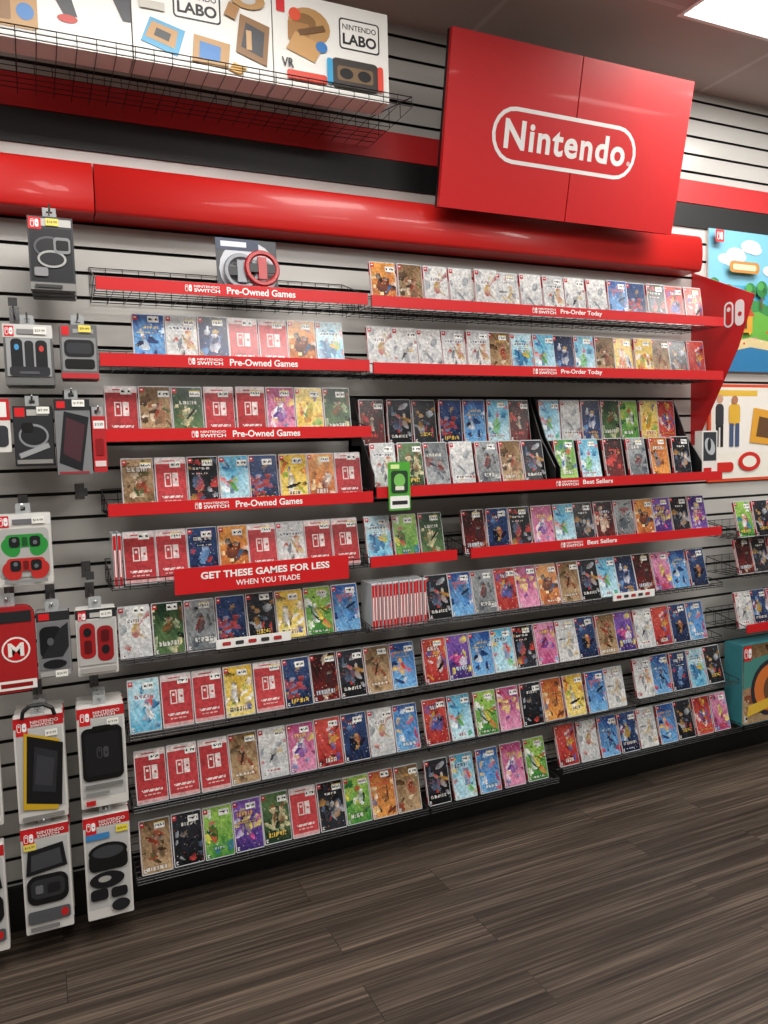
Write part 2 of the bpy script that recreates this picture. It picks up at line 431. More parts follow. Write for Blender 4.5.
# ------------------------------------------------------------ wire shelves
def wire_shelf(x0, x1, z, depth=.235, lip=.03, back=.07, label=None, txt=None, tw=.22, cx=None, lh=.038, blank=False):
    b = MB(); w = x1 - x0; r = .0014; zz = -.0022
    ys = [-.01, -.05, -.085, -.12, -.155, -.19, -depth]
    for y in ys: b.wire((0, y, zz), (w, y, zz), r, WIRE, 4)
    n = max(2, int(w/.05))
    for i in range(n+1):
        x = w*i/n; b.wire((x, 0, zz-.002), (x, -depth, zz-.002), r*.8, WIRE, 4)
        b.wire((x, -depth, zz), (x, -depth, zz+lip), r*.8, WIRE, 4)
        b.wire((x, -.006, zz), (x, -.006, zz+back), r*.8, WIRE, 4)
    b.wire((0, -depth, zz+lip), (w, -depth, zz+lip), r*1.3, WIRE, 4)
    if lip > .01: b.wire((0, -depth, zz+lip*.5), (w, -depth, zz+lip*.5), r, WIRE, 4)
    for q in (.5, 1): b.wire((0, -.006, zz+back*q), (w, -.006, zz+back*q), r, WIRE, 4)
    for x in (0, w):
        b.wire((x, -.006, zz+back), (x, -depth, zz+lip), r*1.3, WIRE, 4)
        for q in (.25, .5, .75): b.wire((x, -.006-(depth-.006)*q, zz), (x, -.006-(depth-.006)*q, zz+back+(lip-back)*q), r, WIRE, 4)
    o = b.obj('wire_shelf', None, (x0, 0, z))
    if label or blank:
        T(o, ('black wire shelf with red label strip reading %s' % txt) if label else 'black wire shelf with plain red label strip', 'shelf', 'labelled wire shelves')
        lb = MB(); lb.box(0, w, -depth-.008, -depth-.002, -.006, -.006+lh, RED)
        lo = lb.obj('label_strip', o)
        if label:
            c = (cx - x0) if cx else w*.5
            def B(x0_, z0_, x1_, z1_): return x0_/w, z0_/lh, x1_/w, z1_/lh
            s0 = c - (tw+.13)/2
            g = G(w, lh, -depth-.0085); g.emblem((s0+.011)/w, .5, lh*.55, 'F6F2F0', RED); g.obj('emblem', lo, (0, 0, -.006))
            g = G(w, lh, -depth-.0085)
            g.text('NINTENDO', *B(s0+.028, lh*.58, s0+.108, lh*.77), 'F6F2F0', .02)
            g.text('SWITCH', *B(s0+.028, lh*.22, s0+.108, lh*.50), 'F6F2F0', .03)
            g.obj('brand_name', lo, (0, 0, -.006))
            g = G(w, lh, -depth-.0085)
            g.text(label, *B(s0+.13, lh*(.2 if 'w' in label or 'y' in label else .3), s0+.13+tw, lh*.78), 'F8F4F2', .022)
            g.obj('lettering', lo, (0, 0, -.006))
    else:
        T(o, 'dark wire shelf carrying a row of game cases', 'shelf', 'plain wire shelves')
    return o
ZR = {9:.17, 8:.405, 7:.64, 6:.88, 5:1.115, 4:1.345, 3:1.57, 2:1.795, 1:2.018}
AX0, AX1, BX0, BX1 = .195, 1.065, 1.08, 2.725
for k in (1, 2, 3, 4): wire_shelf(AX0, AX1, ZR[k], label='Pre-Owned Games', txt='pre-owned games', tw=.225, back=.11 if k == 1 else .07)
wire_shelf(BX0, BX1, ZR[1]-.004, label='Pre-Order Today', txt='pre-order today', tw=.2)
wire_shelf(BX0, BX1, ZR[2]-.008, label='Pre-Order Today', txt='pre-order today', tw=.2)
wire_shelf(BX0, BX1, ZR[4]+.012, label='Best Sellers', txt='best sellers', tw=.15, cx=1.98, back=.006, lip=.006)
wire_shelf(AX0, 1.04, ZR[5])
wire_shelf(1.05, 1.395, ZR[5], blank=True); wire_shelf(1.455, BX1, ZR[5], label='Best Sellers', txt='best sellers', tw=.15, cx=2.0)
for k in (6, 7, 8, 9):
    wire_shelf(AX0 if k < 7 else .222, 1.26 if k > 6 else 1.04, ZR[k], lip=.018, back=.05)
wire_shelf(1.05, 2.74, ZR[6], lip=.018, back=.05); wire_shelf(1.27, 2.74, ZR[7], lip=.018, back=.05)
wire_shelf(1.27, 2.25, ZR[8], lip=.018, back=.05); wire_shelf(2.27, 2.85, ZR[8]+.02, lip=.018, back=.05)
wire_shelf(1.27, 1.85, ZR[9], lip=.018, back=.05); wire_shelf(1.87, 2.87, ZR[9]+.03, lip=.018, back=.05)

# promotional strip
b = MB(); b.box(0, .585, -.006, 0, 0, .082, RED)
for x in (.1, .47): b.box(x-.008, x+.008, 0, .008, .02, .04, BLK)
o = b.obj('promotional_sign', None, (.378, -.2445, 1.082))
T(o, 'wide red strip sign with white capital lettering on shelf', 'sign')
g = G(.585, .082, -.0062); g.text('GET THESE GAMES FOR LESS', .14, .52, .88, .80, 'F8F4F2', .03); g.obj('lettering', o)
g = G(.585, .082, -.0062); g.text('WHEN YOU TRADE', .33, .16, .70, .38, 'F8F4F2', .012); g.obj('lettering', o)
def white_strip(x0, w, z):
    b = MB(); b.box(0, w, -.004, 0, 0, .03, WHT); b.box(w*.45, w*.55, 0, .006, .008, .02, BLK)
    o = b.obj('shelf_tag', None, (x0, -.241, z)); T(o, 'white strip tag with small dark print on wire shelf', 'shelf tag', 'white shelf tags')
    g = G(w, .03, -.0042)
    for i in range(5): g.rect(.08+i*.17, .3, .08+i*.17+.11, .7, '38383C' if i % 2 else 'B03030', .3)
    g.obj('print', o)
white_strip(.50, .25, ZR[6]+.012); white_strip(2.12, .22, ZR[6]-.002)

# ------------------------------------------------------------ game rows
row(.30, 1.0, ZR[2], 'bwnRRoc', -.175, .15, 'pre-owned cases on the second shelf', 'a labelled wire shelf', True)
row(.205, 1.02, ZR[3], 'RtGRRmyG', -.175, .15, 'pre-owned cases on the third shelf', 'a labelled wire shelf', True)
row(.245, 1.055, ZR[4], 'tRkcnyoR', -.175, .15, 'pre-owned cases on the fourth shelf', 'a labelled wire shelf', True)
row(.237, 1.035, ZR[5], 'RRnoRwRR', -.185, .2, 'pre-owned cases on the fifth shelf', 'a wire shelf', True)
row(1.11, 2.68, ZR[1]-.004, 'otwwwwwwwwbnkrr', -.175, .15, 'pre-order cases on the top shelf', 'a labelled wire shelf')
row(1.09, 2.70, ZR[2]-.008, 'wwwwwtccnctyytkr', -.175, .15, 'pre-order cases on the second shelf', 'a labelled wire shelf')
row(1.06, 1.385, ZR[5], 'cgG', -.185, .2, 'best-selling cases on the fifth shelf', 'a wire shelf', True)
row(1.46, 2.715, ZR[5], 'KnkmckKeopkp', -.185, .2, 'best-selling cases on the fifth shelf', 'a wire shelf')
row(.21, 1.03, ZR[6], 'wGenkygb', -.19, .26, 'cases on the sixth shelf', 'a wire shelf', True)
row(1.30, 2.70, ZR[6], 'kbermotkcnKmbn', -.19, .26, 'cases on the sixth shelf', 'a wire shelf')
row(.225, 1.25, ZR[7], 'cRRyRnKktb', -.19, .26, 'cases on the seventh shelf', 'a wire shelf', True)
row(1.28, 2.70, ZR[7], 'rpbckmwntpwrnb', -.19, .26, 'cases on the seventh shelf', 'a wire shelf')
row(.235, 1.255, ZR[8], 'RRRtwmrnwb', -.19, .26, 'cases on the eighth shelf', 'a wire shelf', True)
row(1.275, 2.245, ZR[8], 'rcgmkoybw', -.19, .26, 'cases on the eighth shelf', 'a wire shelf')
row(2.29, 2.81, ZR[8]+.02, 'wbnck', -.19, .26, 'cases on the eighth shelf', 'a wire shelf')
row(.24, 1.255, ZR[9], 'tkgpGRkgot', -.19, .26, 'cases on the lowest shelf', 'a wire shelf', True)
row(1.275, 1.84, ZR[9], 'kcbmg', -.19, .26, 'cases on the lowest shelf', 'a wire shelf')
row(1.885, 2.85, ZR[9]+.03, 'rwbnwbkrm', -.19, .26, 'cases on the lowest shelf', 'a wire shelf')
for i in range(16):
    T(mk('game_case', SHELL_ME, None, (1.062+i*.0137, -.175+RN.uniform(-.006,.006), ZR[6]+.001), (0, 0, math.pi/2)),
      'slim game case shelved spine outward showing red spine', 'game case', 'red-spined cases on the sixth shelf')
for i in range(2):
    T(mk('game_case', SHELL_ME, None, (.209+i*.0145, -.175, ZR[5]+.001), (0, 0, math.pi/2)),
      'slim game case shelved spine outward showing red spine', 'game case', 'red-spined cases on the fifth shelf')

# ------------------------------------------------------------ black display trays
def tray(x0, x1, up, lo):
    w = x1-x0; z = ZR[4]+.0185; b = MB()
    prof = [(-.003,0),(-.003,.35),(-.012,.35),(-.03,.172),(-.125,.172),(-.125,.012),(-.225,.012),(-.225,.026),(-.229,.026),(-.229,0)]
    b.prismx(prof, 0, w, BLK)
    for x in (0, w-.004): b.prismx([(-.003,0),(-.003,.35),(-.06,.35),(-.135,.19),(-.229,.07),(-.229,0)], x, x+.004, BLK)
    o = b.obj('display_tray', None, (x0, 0, z)); T(o, 'stepped black acrylic display tray holding two rows of cases', 'display tray', 'black display trays')
    row(x0+.01, x1-.01, z+.172, up, -.09, .12, 'cases on the black display trays', 'a black display tray')
    row(x0+.01, x1-.01, z+.012, lo, -.19, .2, 'cases on the black display trays', 'a black display tray')
tray(1.075, 1.85, 'KkknbcK', 'wGewetk'); tray(1.87, 2.62, 'cwnGgyr', 'gcKeok')
b = MB(); b.box(-.045, .045, -.02, .02, 0, .2, M('E8E6E2', .4))
o = b.obj('boxed_accessory', None, (2.674, -.2, ZR[4]+.0195), (0, 0, 0)); T(o, 'white box with dark printed front on shelf end', 'box')
g = G(.09, .2, -.0202); g.rect(.08, .35, .92, .97, '34383E'); g.ell(.5, .66, .3, .2, 'B8BCC2', .5); g.ell(.45, .7, .12, .14, '23262B'); g.rect(.1, .08, .6, .2, 'C42020')
g.v = [(x-.045, y, z) for x, y, z in g.v]
g.obj('printed_front', o)
b = MB(); b.prism(rr(0, 0, .085, .17, .006), -.002, 0, M('4FA63A', .4)); b.box(.035, .05, 0, .0065, .05, .068, BLK)
o = b.obj('promotional_card', None, (1.12, -.2505, 1.305)); T(o, 'green promotional card with white foot clipped on shelf', 'card')
g = G(.085, .17, -.0022); g.rect(.06, .04, .94, .3, 'F2F2EE', .1); g.rect(.15, .12, .85, .2, '2E2E30'); g.rect(.12, .36, .88, .82, '24402A', .15); g.ell(.5, .62, .26, .14, '7CC060'); g.rect(.3, .42, .7, .5, 'E8E4D8'); g.rect(.1, .86, .5, .95, 'D8F0A0')
g.obj('printed_front', o)

# ------------------------------------------------------------ blister pack on top rack
b = MB(); b.prism([(0,0),(.2,0),(.2,.19),(0,.19)], 0, .002, M('30343C', .35))
o = b.obj('blister_pack', None, (.565, -.2, ZR[1]+.0005), (-.08, 0, 0)); T(o, 'clear blister pack holding grey and red racing wheels', 'blister pack')
g = G(.2, .19, 0); g.ell(.52, .48, .48, .5, 'C9CCD2'); g.rect(.0, .8, .7, 1, '2E3A54'); g.rect(.08, .86, .5, .95, 'D8DCE4'); g.obj('printed_card', o)
def torus(cx, cz, R_, r_, y, m, n=24, k=6):
    b = MB(); P = []; F = []
    for i in range(n):
        a = 2*math.pi*i/n
        for j in range(k):
            q = 2*math.pi*j/k; P.append((cx+(R_+r_*math.cos(q))*math.cos(a), y+r_*math.sin(q), cz+(R_+r_*math.cos(q))*math.sin(a)))
            F.append((i*k+j, ((i+1)%n)*k+j, ((i+1)%n)*k+(j+1)%k, i*k+(j+1)%k))
    b.idx(P, F, m); return b
for cx, cz, c in ((.075,.08,'8E9299'), (.14,.09,'B02428')):
    f0 = cx < .1
    t = torus(cx, cz, .05, .009, -.018 if f0 else -.032, M(c, .3)); t.box(cx-.045, cx+.045, -.022 if f0 else -.036, -.012 if f0 else -.028, cz-.014, cz+.014, M('2A2C30', .4))
    t.box(cx-.014, cx+.014, -.024 if f0 else -.038, -.012 if f0 else -.028, cz-.035, cz+.035, M(c, .3))
    t.obj('racing_wheel', o)

# ------------------------------------------------------------ top rack with construction-kit boxes
wire_o = wire_shelf(-1.0, 1.19, 2.635, depth=.36, lip=.03, back=.1)
wire_o['label'] = 'deep black wire shelf holding large white kit boxes'
def kitbox(x0, x1, items, lab):
    w = x1-x0; h = .275; b = MB(); b.box(0, w, 0, .09, 0, h, M('EDEBE6', .4, var=.02))
    o = b.obj('kit_box', None, (x0, -.345, 2.6355)); T(o, lab, 'box', 'large kit boxes on the top rack')
    g = G(w, h, 0); items(g); g.obj('printed_front', o)
    return o
TAN = 'B98E58'; DT = '8A6236'
def labo_logo(g, u0, v0, u1, v1):
    h = v1-v0
    g.rect(u0, v0, u1, v1, '26262A', .12); m = .012
    g.rect(u0+m, v0+m*1.4, u1-m, v1-m*1.4, 'F2F0EC', .1)
    g.text('NINTENDO', u0+.03, v0+h*.64, u1-.03, v0+h*.82, '26262A', .01)
    g.text('LABO', u0+.03, v0+h*.16, u1-.03, v0+h*.52, '26262A', .03)
def k1(g):
    g.poly([(.35,.62),(.62,.5),(.85,.72),(.98,1),(.3,1)], '2B2B30'); g.poly([(.5,.6),(.6,.3),(.68,.3),(.62,.62)], '3A3A40')
    g.poly([(.82,.8),(.95,.35),(1,.35),(1,.8)], '3A3A40'); g.ell(.62,.27,.06,.04,'C03028'); g.rect(.08,.1,.45,.42,TAN,.1); g.rect(.12,.16,.3,.36,DT,.1); g.ell(.38,.26,.05,.08,'3A7ABC')
    g.rect(.05,.72,.14,.95,'D81F26',.1)
def k2(g):
    labo_logo(g, .28, .5, .62, .83); g.rect(.04,.66,.12,.87,'D81F26',.1)
    g.poly([(.05,.2),(.3,.1),(.36,.37),(.12,.45)], '4AA0CC'); g.poly([(.08,.25),(.28,.17),(.31,.35),(.13,.41)], TAN); g.poly([(.14,.27),(.24,.23),(.26,.31),(.16,.35)], '30343A')
    g.poly([(.4,.08),(.66,.06),(.68,.32),(.42,.36)], TAN); g.poly([(.45,.13),(.6,.12),(.61,.27),(.46,.3)], '3A7ABC')
    g.poly([(.72,.26),(.95,.16),(.98,.58),(.76,.66)], DT); g.poly([(.76,.32),(.92,.24),(.94,.51),(.8,.58)], '34343A'); g.rect(.8,.3,.84,.5,'C8A070')
    g.ell(.82,.82,.13,.1,TAN); g.ell(.82,.82,.06,.05,'C6C6C4'); g.rect(.05,.52,.22,.6,'C8C4BA'); g.poly([(.66,.06),(.74,.02),(.8,.1),(.7,.14)],'D6A040')
    g.poly([(.64,.62),(.72,.58),(.76,.72),(.68,.76)],'A87844'); g.ell(.1,.93,.06,.05,TAN)
def k3(g):
    labo_logo(g, .56, .52, .92, .86); g.rect(.03,.78,.1,.95,'D81F26',.1)
    g.ell(.3,.68,.18,.2,TAN); g.ell(.26,.72,.1,.09,'8A6236'); g.rect(.12,.5,.3,.7,'A87844',.1); g.poly([(.1,.4),(.34,.3),(.42,.5),(.18,.6)], 'C89A62')
    g.ell(.18,.78,.05,.07,'E05030'); g.ell(.4,.48,.05,.06,'3A7ABC'); g.poly([(.22,.56),(.44,.66),(.42,.72),(.2,.62)],'6E4C2A')
    g.rect(.1,.08,.44,.18,'D84A3A',.3); g.text('VR', .06,.2,.16,.3,'26262A',.02)
    g.rect(.48,.08,.9,.40,'3F3A38',.2); g.rect(.53,.16,.85,.32,'7A6248',.2); g.ell(.61,.24,.06,.06,'1E1E20'); g.ell(.77,.24,.06,.06,'1E1E20')
    g.rect(.44,.10,.49,.38,'3AA0D0',.4); g.rect(.89,.10,.94,.38,'E04A3C',.4)
kitbox(-.12, .318, k1, 'white cardboard kit box with dark-clothed figure print'); kitbox(.322, .728, k2, 'white cardboard kit box with tan construction toys print')
kitbox(.732, 1.115, k3, 'white cardboard kit box printed with cardboard goggles')

# ------------------------------------------------------------ hooks and hanging packs
def hook(x, z, L=.27, empty=False):
    b = MB(); b.box(-.014, .014, -.004, 0, -.02, .03, CHR)
    b.path([(0,-.003,0),(0,-L+.02,.002),(0,-L,.014)], .0028, CHR)
    o = b.obj('peg_hook', None, (x, 0, z)); T(o, 'chrome slatwall peg hook for hanging packages', 'hook', 'peg hooks')
    if empty:
        t = MB(); t.box(-.012, .012, -L-.004, -L-.001, -.002, .022, M('3A3A3C', .4)); t.obj('end_cap', o)
def pack(name, cat, x0, x1, z0, z1, draw, lab, body='DAD8D3', depth=.03, d=.25, side=None, tab=True, copies=1, price=None):
    w = x1-x0; h = z1-z0
    bm = M(body, .4, var=.03)
    for c in range(copies):
        dd = d - c*(depth+.008)
        b = MB(); e = .003
        b.prism([(e,0),(w-e,0),(w,e),(w,h-e),(w-e,h),(e,h),(0,h-e),(0,e)], 0, depth, bm)
        o = b.obj(name, None, (x0 + c*.003, -dd, z0 - c*.002)); T(o, lab, cat, 'hanging accessory packages')
        if tab:
            t = MB(); th = .03; tw = min(.018, w*.42)
            y0, y1 = depth/2-.001, depth/2+.001; tm = M('A8ABAC', .2)
            t.box(w/2-tw, w/2+tw, y0, y1, h-.002, h+.008, tm); t.box(w/2-tw, w/2+tw, y0, y1, h+.020, h+th, tm)
            t.box(w/2-tw, w/2-.008, y0, y1, h+.008, h+.020, tm); t.box(w/2+.008, w/2+tw, y0, y1, h+.008, h+.020, tm)
            t.obj('hang_tab', o)
        g = G(w, h, 0); draw(g); g.obj('printed_front', o)
        if price and c == 0:
            p = G(w, h, -.0045); u, v, pc, txt = price
            p.rect(u, v, u+.034/w, v+.02/h, pc); p.text(txt, u+.004/w, v+.006/h, u+.03/w, v+.0135/h, '404040', .005); p.obj('price_sticker', o)
    if tab: hook((x0+x1)/2, z1+.0148, d+.02)

def d_cable(g):
    g.rect(0,0,1,1,'3A3B3F'); g.rect(.3,.87,.96,.97,'C8C6C2'); g.rect(.04,.12,.96,.84,'222327'); g.rect(0,0,1,.1,'8A8986'); g.rect(.02,.82,.3,.98,'D81F26'); g.emblem(.16,.9,.022,'FFFFFF','D81F26')
    g.ell(.45,.58,.34,.15,'5A5B60'); g.ell(.45,.58,.29,.12,'222327'); g.ell(.5,.42,.32,.12,'B0B0AE'); g.ell(.5,.42,.27,.09,'222327')
    g.rect(.55,.5,.92,.72,'8A8B8E',.2); g.rect(.6,.54,.88,.68,'0E0E10',.2); g.rect(.1,.18,.4,.3,'909094',.2); g.rect(.1,.03,.7,.07,'404040')
pack('accessory_box','box',.02,.14,2.0,2.205,d_cable,'boxed black cable adapter with dark printed front on hook',depth=.04,copies=3,body='3A3B3F',price=(.4,.875,'F3E067','$18.99'))
def d_dock(g):
    g.rect(0,.78,1,1,'D8D7D4'); g.rect(.0,.0,1,.13,'6E6E6C'); g.rect(.03,.8,.22,.97,'D81F26'); g.emblem(.125,.885,.02,'FFFFFF','D81F26'); g.rect(.28,.84,.8,.92,'8A8A8A')
    g.rect(.05,.14,.95,.77,'A2A4A6')
    g.rect(.14,.2,.38,.76,'1A1B1E',.4); g.rect(.42,.24,.6,.73,'26282C',.4); g.rect(.64,.2,.88,.74,'1A1B1E',.4); g.rect(.1,.15,.92,.3,'2C2E33',.3)
    g.ell(.26,.62,.05,.05,'4A9AD0'); g.ell(.76,.6,.05,.05,'C84038'); g.rect(.3,.18,.7,.22,'5A5B60')
pack('accessory_box','box',-.06,.068,1.73,1.90,d_dock,'white box showing black controller charging dock on hook',depth=.05,copies=2,body='6A6A6A',price=(.62,.84,'F5F4EC','$29.99'))
def d_blk(g):
    g.rect(.05,.14,.95,.76,'8E8F91'); g.rect(.05,.8,.25,.97,'D81F26'); g.rect(.35,.84,.9,.92,'A0A0A0'); g.rect(.1,.4,.9,.72,'1C1D20',.3); g.rect(.17,.46,.83,.66,'34363B',.3); g.rect(.1,.18,.9,.36,'0F1012',.3); g.rect(0,0,1,.1,'C03038')
pack('accessory_box','box',.088,.19,1.75,1.905,d_blk,'white box showing black battery block on peg hook',depth=.04,copies=2,body='6A6A6A',price=(.5,.86,'F3E067','$9.99'))
def d_wr(g): g.rect(0,.6,1,1,'C42226'); g.rect(.5,.66,.95,.94,'F4F2EE'); g.rect(.5,.1,.96,.5,'34363B',.2); g.rect(.1,.2,.4,.4,'909296')
pack('accessory_box','box',-.22,-.055,1.54,1.69,d_wr,'white and red accessory box hanging on peg hook',depth=.04)
def d_dark(g):
    g.rect(0,0,1,1,'2A2B2F'); g.rect(.05,.82,.3,.97,'D81F26'); g.rect(.35,.84,.9,.94,'B6B4B0'); g.ell(.5,.5,.38,.2,'8E9094'); g.ell(.5,.5,.33,.16,'222327')
    g.poly([(.1,.2),(.85,.38),(.9,.3),(.15,.12)],'A0A2A4'); g.rect(.05,.03,.95,.1,'8A8884'); g.rect(.2,.56,.5,.72,'0E0F11',.3)
pack('accessory_box','box',-.048,.056,1.50,1.67,d_dark,'dark grey box showing audio cable on peg hook',depth=.04,body='2E2F33',copies=2,price=(.6,.87,'F5F4EC','$7.99'))
def d_case6(g):
    g.rect(0,0,1,1,'7E7F81'); g.rect(0,.85,1,1,'2A2C30'); g.poly([(.06,.16),(.7,.04),(.96,.76),(.26,.84)],'1C1D22'); g.poly([(.18,.28),(.66,.16),(.84,.66),(.32,.76)],'4A2A32'); g.rect(.05,.015,.9,.04,'A02C34'); g.rect(.06,.88,.3,.97,'D81F26')
pack('accessory_box','box',.062,.158,1.47,1.69,d_case6,'grey box showing hard console case on peg hook',depth=.05,body='3E3F44',copies=2,price=(.5,.9,'F5F4EC','$19.99'))
def d_redc(g):
    g.rect(0,.7,1,1,'B8262C'); g.rect(.1,.78,.9,.92,'F4F2EE'); g.text('$19.99',.2,.82,.8,.88,'404040',.005); g.rect(.1,.1,.9,.2,'E8D0D0'); g.rect(.2,.3,.8,.6,'8C1418',.2)
pack('accessory_box','box',.162,.20,1.475,1.64,d_redc,'narrow red accessory box beside a grey case box',depth=.06,body='B8262C')
def d_grips(g):
    g.rect(0,.84,1,1,'E6E5E2'); g.rect(.04,.82,.24,.98,'D81F26'); g.emblem(.14,.9,.024,'FFFFFF','D81F26'); g.rect(.3,.86,.9,.93,'707074'); g.rect(.04,.12,.96,.8,'B4B4B1',.1)
    for v, c, c2 in ((.6,'2F9440','1E5428'),(.27,'C0302C','701A18')):
        g.ell(.25,v-.06,.16,.14,c,.6); g.ell(.77,v-.06,.16,.14,c,-.6); g.rect(.15,v-.06,.87,v+.12,c,.35); g.rect(.22,v-.06,.42,v+.09,'1C1D20',.3); g.rect(.6,v-.06,.8,v+.09,'1C1D20',.3); g.rect(.46,v-.04,.56,v+.08,c2,.2); g.ell(.32,v+.04,.04,.03,'6A6C70'); g.ell(.7,v+.0,.04,.03,'6A6C70')
    g.rect(.1,.04,.9,.09,'909090')
pack('accessory_pack','accessory pack',-.11,.032,1.155,1.362,d_grips,'white pack with green and red controller grips',depth=.035,copies=2,price=(.66,.86,'F5F4EC','$14.99'))
b = MB(); b.prism(rr(0,0,.14,.25,.03),0,.04,M('A81218',.6)); 
o = b.obj('carrying_pouch', None, (-.165,-.25,.845)); T(o,'bright red zip pouch with white lettered badge on hook','pouch','hanging accessory packages')
z_ = MB(); z_.prism(rr(-.001,.0,.141,.25,.03),.017,.022,BLK); z_.obj('zip',o)
g = G(.14,.25,0); g.ell(.62,.5,.27,.15,'F2EEE8'); g.ell(.62,.5,.235,.13,'C4161C'); g.text('M',.47,.42,.77,.58,'F2EEE8',.04); g.rect(.06,.82,.94,.95,'26272A'); g.rect(.1,.85,.3,.93,'D81F26'); g.rect(.2,.03,.98,.14,'F2EEE8'); g.rect(.3,.06,.9,.11,'8E1014'); g.obj('printed_front',o)
t = MB(); tm = M('A8ABAC',.2); t.box(.05,.09,.018,.021,.248,.262,tm); t.box(.05,.062,.018,.021,.262,.276,tm); t.box(.078,.09,.018,.021,.262,.276,tm); t.box(.05,.09,.018,.021,.276,.288,tm); t.obj('hang_tab',o); hook(-.095,1.111,.27)
def d_adap(g):
    g.rect(0,.86,1,1,'2A2B2E'); g.rect(.08,.88,.4,.98,'D81F26'); g.rect(.04,.12,.96,.84,'7A7B7E'); g.rect(.08,.3,.75,.78,'141518',.3); g.poly([(.1,.3),(.75,.3),(.95,.45),(.95,.82),(.75,.76)],'24262A'); g.ell(.5,.2,.36,.07,'1A1B1E'); g.ell(.4,.55,.1,.06,'5A5C60'); g.rect(.05,.02,.95,.1,'A8A8A6')
pack('accessory_pack','accessory pack',-.022,.068,.875,1.07,d_adap,'grey card pack holding black power adapter',depth=.035,copies=2,body='8A8A8A',price=(.5,.0,'F5F4EC','$24.99'))
def d_red(g):
    g.rect(0,.86,1,1,'2A2C30'); g.rect(.06,.82,.26,.98,'D81F26'); g.emblem(.16,.9,.02,'FFFFFF','D81F26'); g.rect(.35,.88,.9,.95,'C0BEBA'); g.rect(.04,.16,.96,.84,'BCBBB8')
    g.rect(.08,.26,.46,.8,'A82024',.4); g.rect(.5,.2,.9,.74,'981C22',.4); g.ell(.27,.66,.1,.07,'1A1A1E'); g.ell(.7,.38,.1,.07,'1A1A1E'); g.rect(.18,.34,.36,.54,'5A1014',.3); g.rect(.6,.5,.8,.68,'5A1014',.3); g.rect(.05,.04,.95,.12,'A8A6A2')
pack('accessory_pack','accessory pack',.085,.20,.865,1.065,d_red,'white pack with red hand controller shells',depth=.035,copies=2,price=(.6,.87,'F5F4EC','$12.99'))
def d_top(g, bg='C2C2C0'):
    g.rect(.04,.1,.96,.88,bg)
    g.rect(.0,.9,1,1,'C42226'); g.rect(.05,.83,.28,.98,'D81F26'); g.emblem(.165,.91,.026,'FFFFFF','D81F26')
    g.text('NINTENDO', .34,.935,.9,.965,'F6F4F0',.01); g.text('SWITCH', .34,.905,.8,.93,'F6F4F0',.02)
def d_yel(g):
    d_top(g); g.poly([(.1,.13),(.8,.08),(.9,.76),(.2,.86)],'D0A828'); g.poly([(.17,.19),(.88,.12),(.97,.72),(.26,.83)],'141518'); g.poly([(.3,.3),(.76,.25),(.86,.64),(.4,.72)],'2C2D32'); g.poly([(.36,.36),(.7,.32),(.78,.58),(.44,.64)],'3C3D42'); g.rect(.08,.02,.92,.06,'8A8884')
pack('accessory_box','box',-.10,.035,.45,.765,d_yel,'tall white box showing black and yellow folio case',depth=.045,copies=3,price=(.62,.8,'F5F4EC','$19.99'))
b = MB(); b.path([(0,0,0),(.004,0,.022),(.022,0,.036),(.06,0,.036),(.082,0,.022),(.088,0,0)],.006,BLK)
T(b.obj('carry_handle',None,(-.075,-.262,.7655)),'black plastic carry loop resting on a tall white box','handle')
def d_blkc(g):
    d_top(g); g.rect(.07,.27,.93,.8,'0E0F11',.15); g.rect(.13,.32,.87,.75,'1A1B1E',.12); g.emblem(.5,.55,.035,'44454A','1A1B1E'); g.rect(.3,.77,.7,.82,'0C0C0E',.4); g.rect(.1,.2,.9,.24,'7A7A78'); g.rect(.1,.13,.6,.16,'8E8E8C'); g.rect(.1,.03,.3,.08,'C42226')
pack('accessory_box','box',.072,.208,.455,.765,d_blkc,'tall white box showing black carrying case',depth=.045,copies=3,price=(.62,.81,'F5F4EC','$19.99'))
def d_org(g):
    d_top(g); g.rect(.07,.27,.93,.55,'101113',.3); g.rect(.15,.33,.85,.51,'303237',.3); g.poly([(.07,.56),(.93,.6),(.86,.83),(.13,.79)],'17181B'); g.poly([(.17,.6),(.83,.63),(.79,.78),(.2,.75)],'44464B'); g.rect(.06,.1,.94,.22,'55575B',.2); g.rect(.1,.03,.7,.07,'808080'); g.ell(.82,.16,.08,.04,'C42226')
    g.rect(.24,.38,.4,.46,'6A6C70',.2); g.rect(.5,.38,.76,.46,'1A1B1E',.2)
pack('accessory_box','box',-.10,.032,.105,.43,d_org,'tall white box showing open black storage case',depth=.045,copies=3,price=(.05,.80,'F3E067','$14.99'))
def d_org2(g):
    d_top(g); g.rect(.05,.78,.55,.84,'3F86C0'); g.ell(.5,.65,.42,.09,'101113'); g.rect(.08,.47,.92,.65,'101113',.3); g.ell(.5,.65,.34,.06,'3E4045'); g.ell(.45,.38,.38,.08,'17181B'); g.ell(.4,.39,.14,.03,'A8A6A2'); g.rect(.08,.19,.46,.3,'17181B',.3); g.rect(.52,.19,.88,.29,'17181B',.3); g.ell(.72,.11,.2,.06,'202124')
pack('accessory_box','box',.072,.206,.10,.425,d_org2,'tall white box showing round black travel case',depth=.045,copies=3,price=(.7,.82,'F3E040','$29.99'))
pack('accessory_box','box',-.28,-.145,.08,.40,d_org,'tall white box showing open black storage case',depth=.045)
pack('accessory_box','box',-.28,-.14,.46,.765,d_yel,'tall white box showing black and yellow folio case',depth=.045)
for x, z in ((.13,1.405),(.135,1.15),(-.03,1.96)): hook(x, z, .2, True)

